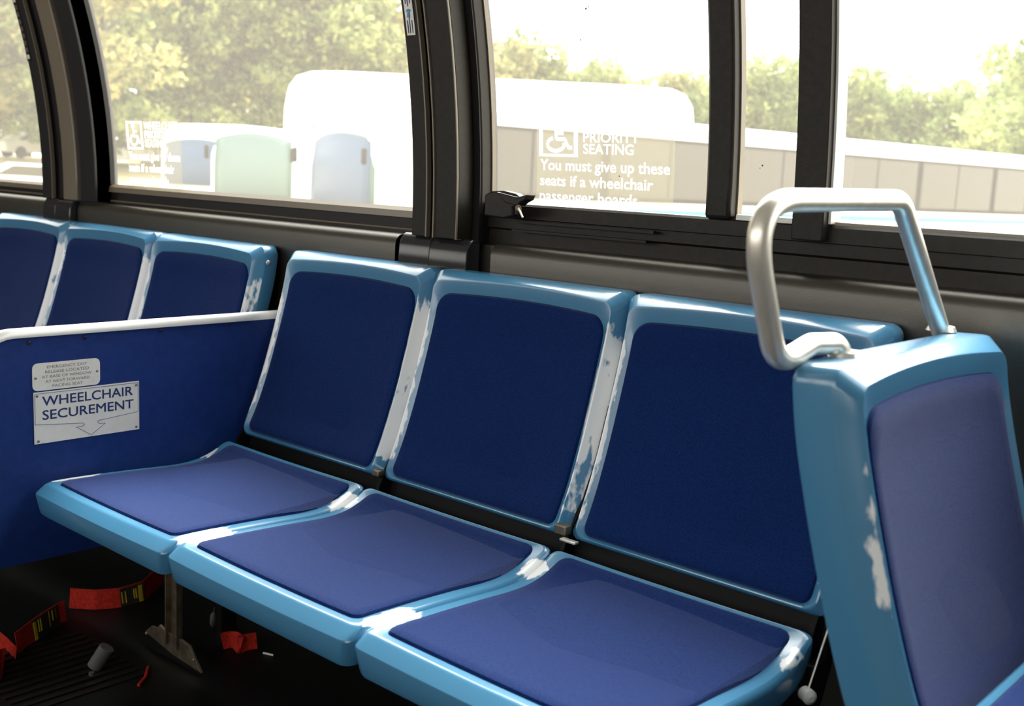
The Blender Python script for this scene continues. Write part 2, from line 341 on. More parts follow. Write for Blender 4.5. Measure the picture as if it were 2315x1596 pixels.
def seat_meshes(thick):
    if thick in _cache: return _cache[thick]
    #        iS    i0(start) i1(end) r0    r1    d0     dside  d1
    panr = [(.012, .014, .010, .022, .015, -.058, -.050, -.020), (.003, .006, .002, .026, .016, -.056, -.046, -.018),
            (.001, .003, .001, .028, .018, -.050, -.040, -.014), (.0, .0, .0, .020, .014, -.018, -.012, -.006),
            (.0005, .001, .0005, .020, .014, -.015, -.008, -.004), (.004, .019, .002, .016, .014, -.002, -.0025, -.001), (.007, .023, .003, .02, .015, .0, -.0005, .0),
            (.012, .026, .004, .018, .014, .0, .0, .0), (.027, .038, .009, .014, .018, -.001, -.001, -.001), (.029, .040, .011, .013, .017, -.005, -.005, -.005), (.034, .046, .016, .012, .015, -.007, -.007, -.007)]
    panc = [(.0275, .0385, .0095, .014, .018, -.006, -.006, -.006), (.028, .0390, .010, .014, .018, .0, .0, .0), (.0295, .0405, .0115, .014, .018, .003, .003, .003),
            (.033, .044, .015, .013, .017, .0045, .0045, .0045), (.045, .056, .027, .012, .015, .005, .005, .005)]
    th = thick
    backr = [(.02, .02, .02, .02, .02, -th, -th, -th), (.004, .006, -.003, .024, .022, -th+.003, -th+.003, -th+.003), (.001, .002, -.007, .024, .022, -th+.012, -th+.012, -th+.008),
             (.0, .0, -.003, .022, .020, -.020, -.030, -.028), (.0008, .0, -.0015, .022, .020, -.014, -.026, -.022), (.0145, .002, .0075, .020, .018, -.003, -.0025, -.0030), (.0165, .0035, .0105, .019, .018, -.001, .0, .0),
             (.019, .005, .014, .018, .019, .0, .0, .0), (.029, .010, .036, .016, .030, -.004, -.006, -.004), (.031, .012, .038, .016, .030, -.009, -.011, -.009), (.036, .016, .044, .015, .028, -.010, -.012, -.011)]
    backc = [(.0295, .0105, .0365, .016, .030, -.010, -.012, -.010), (.030, .011, .037, .016, .030, -.003, -.005, -.003), (.032, .013, .039, .016, .030, .0, -.002, .0),
             (.037, .018, .044, .015, .029, .0015, -.0005, .0015), (.050, .030, .056, .013, .026, .001, -.001, .002)]
    out = [('seat_pan', loft(PAN, panr, .003, 0., wear_pan), 'shell'), ('seat_cushion', loft(PAN, panc, .003), 'cushion'),
           ('backrest', loft(BACK, backr, .012, .011, wear_side if thick > .07 else wear_back), 'shell'), ('back_cushion', loft(BACK, backc, .012, .011), 'cushion')]
    res = []
    for nme, mb, mt in out:
        o = mb.build(nme, M[mt], None, smooth=28, wear=(mt == 'shell')); res.append((nme, o.data)); bpy.data.objects.remove(o)
    _cache[thick] = res; return res
def make_seat(loc, rz, label, group=None, thick=.066, bolt=None):
    r = empty('bus_seat', loc, rz, label, 'seat', group); ch = {}
    for nme, me in seat_meshes(thick): ch[nme] = link(bpy.data.objects.new(nme, me), r)
    ch['seat_cushion'].parent = ch['seat_pan']; ch['back_cushion'].parent = ch['backrest']
    if thick > .07: ch['seat_pan'].location = (0, .02, .080)
    ch['seat_cushion']['label'] = 'navy velour seat pad'; ch['back_cushion']['label'] = 'navy velour back pad'
    if bolt:
        MB().disc((SW, .600, .852), (1, 0, 0), .006, .004).build('bolt', M['steel'], ch['backrest'])
    return r
g1 = 'light blue moulded seats of the front bench'; g2 = 'light blue moulded seats of the bench behind the partition'
make_seat((-.001, 0, 0), 0, 'light blue and navy bench seat touching the dark blue partition', g1)
make_seat((.459, 0, 0), 0, 'light blue and navy bench seat in the middle of the front bench', g1)
make_seat((.918, 0, 0), 0, 'light blue and navy bench seat partly hidden by the grab-rail seat on the right', g1)
make_seat((-.555, 0, 0), 0, 'light blue seat with a side bolt, nearest behind the partition', g2, bolt=True)
make_seat((-1.013, 0, 0), 0, 'light blue seat behind the partition, second from the bolted end', g2)
make_seat((-1.471, 0, 0), 0, 'light blue seat behind the partition cut by the left edge of the photo', g2)
make_seat((2.108, .105, .010), math.pi/2, 'large light blue and navy seat at the right, below the steel grab rail', thick=.074)

# grab rail
gr = empty('grab_rail', (1.462, .21, .885), 0, 'bent brushed steel grab rail loop on top of the right-hand seat', 'grab rail')
def loc_of(o, p): return Vector(p)-o.location
X = 1.462
pth = fillet([(X+.020, .200, .886), (X+.014, .190, .911), (X+.004, .150, .912), (X, .085, .894), (X, .005, 1.058), (X, .352, 1.064), (X, .528, .892)], [0, .016, .03, .07, .055, .045, 0], 16)
MB().tube([loc_of(gr, p) for p in pth], .0118, 20).build('rail_tube', M['steel'], gr, smooth=60)
for c in ((X+.020, .200, .897), (X, .524, .899)):
    MB().tube([loc_of(gr, c), loc_of(gr, (c[0], c[1], c[2]+.006))], [.019, .016], 20).build('mounting_collar', M['steel'], gr)

# ---------------------------------------------------------------- partition with its signs
pt = empty('partition', (-.028, .26, .30), 0, 'dark royal blue partition panel with bright metal top edge beside the front bench', 'partition')
o0 = pt.location
def part_outline(y0, y1, z0, z1, r, n=8):
    out = [(y1, z0), (y1, z1)]
    for i in range(n+1): a = math.radians(90+90*i/n); out.append((y0+r+r*math.cos(a), z1-r+r*math.sin(a)))
    out.append((y0, z0)); return out
T = Matrix(((0, 0, 1, -.036), (1, 0, 0, 0), (0, 1, 0, 0), (0, 0, 0, 1)))
T = Matrix.Translation(-o0) @ T
MB().prism(part_outline(-.085, .625, .30, .742, .066), .015, T).build('panel', M['panel_blue'], pt, smooth=30)
ed = [(y, z) for y, z in part_outline(-.085, .625, .30, .742, .066)][1:]
mb = MB(); vs = []; fs = []
for i, (y, z) in enumerate(ed):
    a = Vector(ed[max(i-1, 0)]); c = Vector(ed[min(i+1, len(ed)-1)]); t_ = (c-a).normalized(); nn = Vector((t_.y, -t_.x))  # outward
    if nn.y < 0 and nn.x > 0: nn = -nn
    for (xx, off) in ((-.039, -.010), (-.039, .004), (-.036, .009), (-.020, .009), (-.016, .004), (-.016, -.007)):
        vs.append((xx-o0.x, y+nn.x*off-o0.y, z+nn.y*off-o0.z))
n = 6
for i in range(len(ed)-1):
    for k in range(n): j = (k+1) % n; fs.append((i*n+k, i*n+j, (i+1)*n+j, (i+1)*n+k))
mb.add(vs, fs).build('edge_trim', M['alu'], pt, smooth=50)
for y, z in ((.011, .7245), (.120, .7265), (.282, .729), (.444, .731)):
    MB().disc((-.021-o0.x, y-o0.y, z-o0.z), (1, 0, 0), .0042, .003, 12).build('rivet', M['darkscrew'], pt)
mb = MB(); mb.box((-.040-o0.x, .43-o0.y, -.30), (-.020-o0.x, .47-o0.y, .002)); mb.build('support_post', M['beam'], pt, bevel=.002)
PX = -.0205
sg = empty('release_notice', (PX, .082, .632), 0, 'small cream rounded plate reading EMERGENCY EXIT RELEASE LOCATED on the partition', 'sign'); o1 = sg.location
Tp = Matrix.Translation(-o1) @ plane_x(PX, .0155, .6315)
pl = MB().prism(rrect_pts(.134, .0525, .010), .0012, Tp).build('plate', M['white'], sg)
for i, (s_, a0, a1) in enumerate((('EMERGENCY EXIT', .210, .806), ('RELEASE LOCATED', .183, .831), ('AT BASE OF WINDOW', .136, .872), ('AT NEXT FORWARD', .183, .841), ('FACING SEAT', .286, .738))):
    z = .0415-i*.0092; text_mesh(s_, a0*.134, a1*.134, z, z+.0054, Tp, 'lettering', M['tanink'], pl, .0014)
for a, b_ in ((.045, .47), (.955, .51)):
    MB().disc(Tp @ Vector((a*.134, b_*.0525, .001)), (1, 0, 0), .0027, .0015, 10).build('screw', M['screw'], sg)
sg = empty('securement_sign', (PX, .1245, .5295), 0, 'white rectangular sign reading WHEELCHAIR SECUREMENT with down arrow on the partition', 'sign'); o1 = sg.location
PW, PH = .2155, .0995
Tp = Matrix.Translation(-o1) @ plane_x(PX, .017, .5295)
pl = MB().prism([(0, 0), (PW, 0), (PW, PH), (0, PH)], .0012, Tp).build('plate', M['white'], sg)
text_mesh('WHEELCHAIR', .075*PW, .934*PW, .725*PH, .905*PH, Tp, 'lettering', M['ink'], pl, .0014, .0, False, .0006)
text_mesh('SECUREMENT', .075*PW, .940*PW, .455*PH, .635*PH, Tp, 'lettering', M['ink'], pl, .0014, .0, False, .0006)
ol = [(.01, .97), (.99, .97), (.99, .369), (.60, .300), (.585, .275), (.600, .235), (.66, .225), (.525, .03), (.385, .225), (.445, .235), (.462, .262), (.445, .290), (.01, .38)]
mb = MB()
for i in range(len(ol)):
    a = Vector((ol[i][0]*PW, ol[i][1]*PH)); c = Vector((ol[(i+1) % len(ol)][0]*PW, ol[(i+1) % len(ol)][1]*PH)); d = (c-a).normalized(); q = Vector((-d.y, d.x))*.00035
    a -= d*.0003; c += d*.0003
    mb.prism([tuple(a-q), tuple(c-q), tuple(c+q), tuple(a+q)], .0003, Tp @ Matrix.Translation((0, 0, .0012)))
mb.build('arrow_outline', M['ink'], pl, smooth=0)
for a, b_ in ((.03, .93), (.97, .925), (.035, .05), (.97, .06)):
    MB().disc(Tp @ Vector((a*PW, b_*PH, .001)), (1, 0, 0), .0028, .0015, 10).build('screw', M['screw'], sg)

# ---------------------------------------------------------------- bench frames
def bench_frame(x0, x1, label, leg=None):
    r = empty('bench_frame', ((x0+x1)/2, .40, 0), 0, label, 'bench frame'); o = r.location
    def P(x, y, z): return (x-o.x, y-o.y, z-o.z)
    mb = MB(); mb.box(P(x0, .435, .392), P(x1, .475, .432)); mb.build('rear_beam', M['beam'], r, bevel=.003)
    mb = MB(); mb.box(P(x0, .06, .376), P(x1, .10, .402)); mb.build('front_beam', M['beam'], r, bevel=.003)
    mb = MB(); mb.extx([(.470-o.y, .43), (.476-o.y, .43), (.560-o.y, .70), (.554-o.y, .70)], x0-o.x, x1-o.x, True); mb.build('back_plate', M['beam'], r)
    k = x0
    for i, xs in enumerate((x0+.006, (x0+x1)/2-.225, (x0+x1)/2+.229, x1-.02)):
        mb = MB(); T_ = Matrix(((0, 0, 1, xs-o.x), (1, 0, 0, -o.y), (0, 1, 0, 0), (0, 0, 0, 1)))
        mb.prism([(.10, .395), (.43, .40), (.455, .48), (.500, .55), (.61, .80), (.625, .80), (.52, .40), (.47, .30), (.42, .34), (.10, .375)], .008, T_); mb.build('bracket', M['beam'], r)
    if leg:
        lx, ly = leg
        mb = MB(); mb.box(P(lx-.021, ly-.02, .05), P(lx+.021, ly-.015, .45)); mb.box(P(lx-.021, ly-.035, .05), P(lx-.017, ly-.015, .45)); mb.box(P(lx+.017, ly-.035, .05), P(lx+.021, ly-.015, .45)); mb.build('leg', M['dullsteel'], r, bevel=.001)
    return r
fr = bench_frame(-.01, 1.372, 'dark steel frame under the front bench with a flat metal leg')
bench_frame(-1.47, -.095, 'dark steel frame under the bench behind the partition')
o = fr.location
# flat channel leg with gusseted foot, seen under the left seat
A = onax(1, .36, 405, 1450)
def yz(u, v, y=.322): return onax(1, y, u, v)
lp = [yz(374, 1300), yz(411, 1300), yz(415, 1442), yz(380, 1432)]
mb = MB(); T_ = Matrix(((1, 0, 0, 0), (0, 0, -1, .322), (0, 1, 0, 0), (0, 0, 0, 1)))
xl = sum(p.x for p in lp)/4; hw = .021
T_ = Matrix.Translation(-o) @ T_
c1, c2 = yz(397, 1440), yz(393, 1120)
mb.prism([(c1.x-hw, c1.z-.02), (c1.x+hw, c1.z-.02), (c1.x+hw, .41), (c1.x-hw, .41)], -.004, T_)
for s_ in (-1, 1): mb.prism([(c1.x+s_*hw-.002, c1.z-.02), (c1.x+s_*hw+.002, c1.z-.02), (c1.x+s_*hw+.002, .41), (c1.x+s_*hw-.002, .41)], .012, T_)
mb.build('leg', M['dullsteel'], fr, smooth=0)
ft = [yz(u, v) for u, v in ((333, 1426), (348, 1413), (360, 1418), (366, 1411), (376, 1421), (404, 1438), (433, 1458), (437, 1468), (460, 1520), (395, 1478))]
mb = MB(); mb.prism([(p.x, p.z) for p in ft], .006, T_); fo = mb.build('foot_plate', M['dullsteel'], fr, smooth=0, bevel=.001)
for u, v in ((337, 1430), (444, 1490)):
    MB().disc(yz(u, v)-o-Vector((0, .006, 0)), (0, -1, 0), .004, .003, 10).build('bolt', M['screw'], fr)
# small hardware in the gap
p = onax(1, .455, 1268, 1195)
mb = MB(); mb.box((p.x-.012-o.x, .452-o.y, p.z-.010), (p.x+.012-o.x, .470-o.y, p.z+.006)); mb.build('clip', M['dullsteel'], fr, bevel=.002)
p = onax(1, .44, 1287, 1223)
mb = MB(); mb.box((p.x-.016-o.x, .434-o.y, p.z-.002), (p.x+.016-o.x, .445-o.y, p.z+.002)); mb.build('clip', M['steel'], fr, bevel=.001)
p = onax(1, .45, 845, 1068)
mb = MB(); mb.box((p.x-.008-o.x, .452-o.y, p.z-.008), (p.x+.010-o.x, .470-o.y, p.z+.004)); mb.build('clip', M['dullsteel'], fr, bevel=.002)
# seat release rod at the right end of the bench
a, c = onax(0, 1.39, 1878, 1405), onax(0, 1.39, 1826, 1562)
rd = empty('release_rod', c, 0, 'thin brass-coloured rod with white knob between bench end and right-hand seat', 'rod')
MB().tube([Vector((0, 0, 0)), a-c], .0014, 8).build('rod', M['steel'], rd)
MB().tube([Vector((-.006, .004, -.006)), Vector((.006, -.004, -.006)), Vector((.010, -.007, -.006))], [.010, .010, .004], 14).build('knob', M['plasticwhite'], rd)
# transverse seat pedestal
tf = empty('seat_pedestal', (1.86, .38, 0), 0, 'dark steel pedestal under the right-hand forward-facing seat', 'seat frame')
mb = MB(); mb.box((-.16, -.20, .45), (.20, .16, .485)); mb.build('cross_frame', M['beam'], tf, bevel=.003)
mb = MB(); mb.tube([(0, 0, .45), (0, 0, .012)], .03, 18); mb.build('post', M['beam'], tf)
mb = MB(); mb.box((-.12, -.10, .0), (.12, .10, .012)); mb.build('base_plate', M['beam'], tf, bevel=.003)

# ---------------------------------------------------------------- far (window) wall of the bus
KS = 'structure'
XA, XB = -3.2, 3.2
RP = [(.71, .938), (.685, .943), (.662, .9435), (.650, .940), (.642, .932), (.639, .920), (.639, .88), (.645, .80), (.645, .0)]   # rounded ledge of the wall panel
def panel(x0, x1): return x0, x1
w1 = MB()
for x0, x1 in ((XA, -1.245), (-1.065, .285), (.555, XB)): w1.extx(RP, x0, x1)
w1.box((XA, .665, 0), (XB, .74, .9375)); w1.build('wall_back', M['wallpanel'], kind=KS, smooth=40)
# lower window frames
def wframe(name, x0, x1, zg, right):
    r = empty(name, ((x0+x1)/2, .70, zg), kind=KS); o = r.location
    if not right:
        mb = MB(); mb.extx([(.706-o.y, zg-o.z), (.694-o.y, zg+.002-o.z), (.684-o.y, zg-.006-o.z), (.682-o.y, zg-.020-o.z), (.70-o.y, zg-.020-o.z)], x0-o.x, x1-o.x, True); mb.build('sill_strip', M['brown'], r, smooth=40)
        mb = MB(); mb.extx([(.72-o.y, zg-.018-o.z), (.692-o.y, zg-.018-o.z), (.690-o.y, .955-o.z), (.690-o.y, .935-o.z), (.72-o.y, .935-o.z)], x0-o.x, x1-o.x, True); mb.build('gasket', M['black'], r)
        mb = MB(); mb.tube([(x0-o.x, .688-o.y, .951-o.z), (x1-o.x, .688-o.y, .951-o.z)], .0025, 8); mb.build('bead', M['brown'], r)
    else:
        mb = MB(); mb.extx([(.72-o.y, zg-o.z), (.676-o.y, zg-o.z), (.672-o.y, zg-.004-o.z), (.672-o.y, .993-o.z), (.684-o.y, .991-o.z), (.684-o.y, .972-o.z), (.690-o.y, .968-o.z), (.690-o.y, .936-o.z), (.72-o.y, .936-o.z)], x0-o.x, x1-o.x, True); mb.build('bottom_rail', M['brownblk'], r, smooth=20)
    ztop = 1.72
    mb = MB(); mb.box((x0-o.x, .672-o.y, ztop-o.z), (x1-o.x, .71-o.y, ztop+.05-o.z))
    f = mb.build('top_rail', M['brownblk'], r)
    for v in f.data.vertices: v.co.y -= wcurve(v.co.z+o.z)
    # glass (curved)
    g = MB(); nz = 14; zz = [zg-.008+(ztop+.01-zg)*k/nz for k in range(nz+1)]
    g.v = [(x-o.x, .700-wcurve(z)-o.y, z-o.z) for z in zz for x in (x0, x1)]; g.f = [(2*k, 2*k+1, 2*k+3, 2*k+2) for k in range(nz)]; g.a = [0]*len(g.v)
    g.build('glass_pane', M['glass'], r)
    return r
def bbox(name, a, b, m, parent=None, kind=None, bevel=0, nz=14):
    mb = MB().box(a, b, nz)
    if parent is None: return mb.build(name, m, None, bend=True, kind=kind, bevel=bevel, smooth=30)
    o = parent.location; vs = [(x-o.x, y-wcurve(z)-o.y, z-o.z) for x, y, z in mb.v]; mb.v = vs
    return mb.build(name, m, parent, bevel=bevel, smooth=30)
wframe('window_1', -3.2, -1.25, .985, False)
wframe('window_2', -1.06, .35, .996, False)
W3 = wframe('window_3', .50, 3.2, 1.020, True)
# center pillar
ZT = 1.80
def pillar(name, x0, lit):
    r = empty(name, (x0+.09, .66, .95), kind=KS)
    bbox('backing', (x0-.03, .660, .935), (x0+.150, .71, ZT), M['black'], r)
    bbox('cover_strip', (x0, .622, .945), (x0+.043, .66, ZT), M['brownblk'], r, bevel=.002)
    bbox('edge_bead', (x0+.042, .619, .945), (x0+.0455, .63, ZT), M['brown'], r)
    bbox('edge_bead', (x0+.066, .615, .945), (x0+.0695, .63, ZT), M['brown'], r)
    bbox('cover_strip', (x0+.070, .618, .945), (x0+.133, .66, ZT), M['brownblk'], r, bevel=.002)
    bbox('edge_bead', (x0+.130, .615, .945), (x0+.1325, .63, ZT), M['brown'], r)
    return r
P1 = pillar('trim_1', .351, False)
# left pillar: black frame, thin bead painted as the groove highlight, wide strip in lit bronze, black frame
P2 = r = empty('trim_2', (-1.15, .66, .95), kind=KS)
bbox('backing', (-1.262, .648, .935), (-.965, .71, ZT), M['black'], r)
bbox('cover_strip', (-1.259, .630, .945), (-1.20, .655, ZT), M['black'], r, bevel=.002)
bbox('edge_bead', (-1.200, .630, .945), (-1.196, .64, ZT), M['brown'], r)
bbox('bronze_strip', (-1.135, .632, .945), (-1.055, .66, ZT), M['brown'], r, bevel=.004)
bbox('cover_strip', (-1.045, .640, .945), (-.965, .69, ZT), M['black'], r, bevel=.002)
# dark frame side of window 3, and mullions
bbox('side_rail', (.455, .663, .995), (.503, .702, ZT), M['brownblk'], W3, bevel=.002)
bbox('side_bead', (.5032, .690, 1.02), (.506, .70, ZT), M['brown'], W3)
bbox('mullion', (1.005, .664, 1.018), (1.052, .705, ZT), M['brownblk'], W3, bevel=.006)
bbox('mullion_bead', (1.0505, .686, 1.018), (1.0545, .70, ZT), M['brown'], W3)
bbox('mullion', (1.170, .652, .995), (1.222, .70, ZT), M['brownblk'], W3, bevel=.002)
bbox('mullion_seal', (1.2225, .668, 1.022), (1.2265, .70, ZT), M['white'], W3)
for (a_, b_) in (((.58, .668, .985), (.905, .676, .990)), ((.58, .668, .968), (.890, .676, .972))):
    bbox('rail_ridge', a_, b_, M['brownblk'], W3, nz=1)
o = W3.location
MB().tube([(1.235-o.x, .682-o.y, .9935-o.z), (3.1-o.x, .682-o.y, .9935-o.z)], .0022, 8).build('bead', M['brown'], W3)
MB().box((1.06-o.x, .672-o.y, 1.018-o.z), (1.166-o.x, .70-o.y, 1.027-o.z)).build('sill_strip', M['white'], W3, bevel=.001)
MB().box((1.228-o.x, .678-o.y, 1.019-o.z), (3.1-o.x, .70-o.y, 1.025-o.z)).build('sill_strip', M['brown'], W3, bevel=.001)
# pillar caps on the ledge
def cap(xc, w_, r):
    o = r.location
    prof = [(.660, .949), (.640, .949), (.632, .945), (.626, .936), (.622, .925), (.620, .90), (.622, .84), (.660, .84)]
    for x0, x1 in ((xc-w_/2, xc-.008), (xc-.006, xc+w_/2)):
        mb = MB(); k = .0 if x0 < xc-.01 else .003
        mb.extx([(y-k-o.y, z-k-o.z) for y, z in prof], x0-o.x, x1-o.x, True); mb.build('cap_half', M['capm'], r, smooth=50, bevel=.003)
    return r
cap(.412, .195, P1)
cap(-1.155, .170, P2)
for u_, v_, s_ in ((1352, 26, .0022), (1358, 22, .0014), (1332, 94, .0016), (1397, 398, .0014), (1378, 405, .0010), (1722, 374, .0016), (1716, 380, .0010)):
    p = onax(1, .690, u_, v_); p.y = .697-wcurve(p.z)
    MB().disc(p-o, (0, -1, 0), s_, .0004, 9).build('dirt_speck', M['gray'], W3)
# emergency release latch
lt = empty('window_latch', (.60, .65, .99), 0, 'dark metal window release latch at the lower corner of the right window', 'latch'); o = lt.location
def lp_(u, v, y=.63): q = onax(1, y, u, v); return (q.x-o.x, q.z-o.z)
T_ = Matrix(((1, 0, 0, 0), (0, 0, -1, .645-o.y), (0, 1, 0, 0), (0, 0, 0, 1)))
MB().prism([lp_(u, v) for u, v in ((1096, 487), (1098, 440), (1112, 432), (1140, 431), (1168, 438), (1178, 447), (1175, 462), (1160, 470), (1162, 488), (1140, 494))], .018, T_).build('latch_body', M['brownblk'], lt, bevel=.003, smooth=40)
MB().prism([lp_(u, v) for u, v in ((1130, 434), (1176, 446), (1200, 440), (1196, 452), (1184, 458), (1176, 466), (1150, 458))], .026, T_).build('lever', M['brownblk'], lt, bevel=.002, smooth=40)
q0 = Vector((lp_(1165, 478)[0], -.012, lp_(1165, 478)[1])); q1 = Vector((lp_(1180, 470)[0], -.03, lp_(1180, 470)[1])); q2 = Vector((lp_(1190, 492)[0], -.03, lp_(1190, 492)[1]))
MB().tube([q0, q1], .006, 12).build('pin', M['dullsteel'], lt)
MB().tube([q1, q2], .002, 8).build('spring_wire', M['steel'], lt)

# decals on glass
def gp(u, v): return onax(1, .697, u, v)
def decal(c00, c11, label, big):
    a, b_ = gp(*c00), gp(*c11); x0, z1, x1, z0 = a.x, a.z, b_.x, b_.z
    r = empty('window_decal', ((x0+x1)/2, .697, z0), 0, label, 'decal'); o = r.location; W_, H_ = x1-x0, z1-z0
    Tm = Matrix.Translation(-o) @ plane_y(x0, .697, z0)
    def bendit(ob):
        for v in ob.data.vertices: v.co.y -= wcurve(v.co.z+o.z)
    mb = MB(); nz = 6
    for k in range(nz): mb.prism([(0, H_*k/nz), (W_, H_*k/nz), (W_, H_*(k+1)/nz), (0, H_*(k+1)/nz)], .0002, Tm)
    mb = MB(); mb.v = [tuple(Tm @ Vector((x, H_*k/nz, 0))) for k in range(nz+1) for x in (0, W_)]; mb.f = [(2*k, 2*k+1, 2*k+3, 2*k+2) for k in range(nz)]; mb.a = [0]*len(mb.v)
    fl = mb.build('film', M['film'], r); bendit(fl)
    def tx(s_, a0, a1, b0, b1): t_ = text_mesh(s_, a0*W_, a1*W_, b0*H_, b1*H_, Tm, 'lettering', M['filmwhite'], fl, .0008, .0, False, (.0007 if W_ > .25 else .0005)*W_/.28); bendit(t_)
    tx('WHEELCHAIR', .36, .98, .86, .97); tx('PRIORITY', .36, .76, .73, .84); tx('SEATING', .36, .72, .60, .71)
    tx('You must give up these', .03, .97, .40, .52); tx('seats if a wheelchair', .03, .86, .22, .34); tx('passenger boards.', .03, .78, .04, .16)
    mb = MB(); f = []
    for (x_a, x_b, y_a, y_b) in ((.02, .05, .56, .98), (.29, .32, .56, .98), (.05, .29, .56, .59), (.05, .29, .95, .98)):
        mb.prism([(x_a*W_, y_a*H_), (x_b*W_, y_a*H_), (x_b*W_, y_b*H_), (x_a*W_, y_b*H_)], .0003, Tm @ Matrix.Translation((0, 0, .0006)))
    # wheelchair figure: wheel arc, torso, seat, leg, head
    def stroke(pts, wd):
        for i in range(len(pts)-1):
            p0 = Vector((pts[i][0]*W_, pts[i][1]*H_)); p1 = Vector((pts[i+1][0]*W_, pts[i+1][1]*H_)); d = (p1-p0).normalized(); q = Vector((-d.y, d.x))*wd/2
            mb.prism([tuple(p0-q), tuple(p1-q), tuple(p1+q), tuple(p0+q)], .0003, Tm @ Matrix.Translation((0, 0, .0006)))
    wd = .006*W_/.28
    stroke([(.15, .90), (.155, .76), (.22, .76), (.25, .66), (.275, .67)], wd); stroke([(.155, .83), (.21, .83)], wd)
    stroke([(.15+.065*math.cos(math.radians(a_)), .70+.075*math.sin(math.radians(a_))) for a_ in range(110, 371, 20)], wd)
    cx, cy = .15*W_, .925*H_; mb.prism([(cx+.009*math.cos(k*.7854), cy+.009*math.sin(k*.7854)) for k in range(8)], .0003, Tm @ Matrix.Translation((0, 0, .0006)))
    bendit(mb.build('wheelchair_symbol', M['filmwhite'], fl, smooth=0)); return r
decal((290, 272), (413, 428), 'white wheelchair priority seating decal on the left-hand window', False)
decal((1222, 268), (1521, 480), 'large white priority seating decal on the right window beside the latch', True)
# pillar stickers
def sticker(x0, x1, z0, z1, y, label, n):
    r = empty('pillar_sticker', ((x0+x1)/2, y, z0), 0, label, 'sticker'); o = r.location
    def bx(nm, a, b, m): return bbox(nm, a, b, m, r, nz=6)
    bx('backing', (x0, y-.001, z0), (x1, y, z1), M['white']); h = z1-z0; wd = x1-x0
    k = 0
    for t0 in n:
        bx('printed_bar', (x0+wd*.18, y-.0016, z0+h*t0), (x1-wd*.18, y-.001, z0+h*(t0+.012)), M['ink'])
    return r
for (zz0, zz1, kind) in ((1.330, 1.415, 'a'), (1.420, 1.50, 'b')):
    x0, x1 = .360, .383
    r = empty('pillar_sticker', ((x0+x1)/2, .6215, zz0), 0, {'a': 'white sticker with a blue arrow and black bars on the middle pillar', 'b': 'plain pale sticker above the arrow sticker on the middle pillar'}[kind], 'sticker')
    bbox('backing', (x0, .6200, zz0), (x1, .6212, zz1), M['white'], r, nz=6)
    if kind == 'a':
        for xx, za, zb in ((.357, 1.302, 1.325), (.3625, 1.302, 1.330), (.369, 1.302, 1.325), (.357, 1.355, 1.380), (.3625, 1.350, 1.382), (.369, 1.355, 1.380)):
            xx += .0075; za += .032; zb += .032
            bbox('printed_bar', (xx, .6194, za), (xx+.0022, .6200, zb), M['ink'], r, nz=3)
        o = r.location; zc = 1.371; yy = .6194-wcurve(zc)
        MB().prism([(x+.3715-o.x, z+zc-o.z) for x, z in ((0, .011), (.0075, .002), (.003, .002), (.003, -.009), (-.003, -.009), (-.003, .002), (-.0075, .002))], .0008, Matrix(((1, 0, 0, 0), (0, 0, -1, yy-o.y), (0, 1, 0, 0), (0, 0, 0, 1)))).build('arrow', M['busblue'], r, smooth=0)
r = empty('pillar_sticker', (-1.248, .629, 1.33), 0, 'narrow dark sticker with pale lettering bars on the left window pillar', 'sticker')
bbox('backing', (-1.257, .6285, 1.335), (-1.235, .6297, 1.52), M['brownblk'], r, nz=8)
for k in range(9): bbox('printed_bar', (-1.253, .6278, 1.342+k*.019), (-1.239, .6285, 1.353+k*.019), M['white' if k in (0, 8) else 'gray'], r, nz=1)

# opposite wall, ceiling, ends, floor
mb = MB(); YN = -1.78
mb.box((XA, YN-.05, 0), (XB, YN, 1.0)); mb.box((XA, YN-.05, 1.72), (XB, YN, 2.15))
for x in (-3.15, -1.75, -.35, 1.05, 2.45): mb.box((x, YN-.05, 1.0), (x+.15, YN, 1.72))
mb.build('wall_front', M['nearwall'], kind=KS)
mb = MB(); mb.extx([(.70-wcurve(1.77), 1.77), (.40, 1.98), (.1, 2.08), (-1.2, 2.08), (-1.5, 1.98), (YN, 1.80), (YN-.05, 1.85), (-1.5, 2.10), (.1, 2.14), (.45, 2.05), (.62, 1.77)], XA, XB, True); mb.build('ceiling', M['ceil'], kind=KS)
MB().box((XA-.05, YN, 0), (XA, .70, 2.1)).build('wall_left', M['nearwall'], kind=KS)
MB().box((XB, YN, 0), (XB+.05, .70, 2.1)).build('wall_right', M['nearwall'], kind=KS)
MB().box((XA, YN, -.06), (XB, .70, 0)).build('floor', M['floor'], kind=KS)
mb = MB()
for k in range(11): mb.box((-.30+k*.028, -.02+.0*k, 0), (-.288+k*.028, .24, .004))
ob = mb.build('trim_3', M['brownblk'], kind=KS)

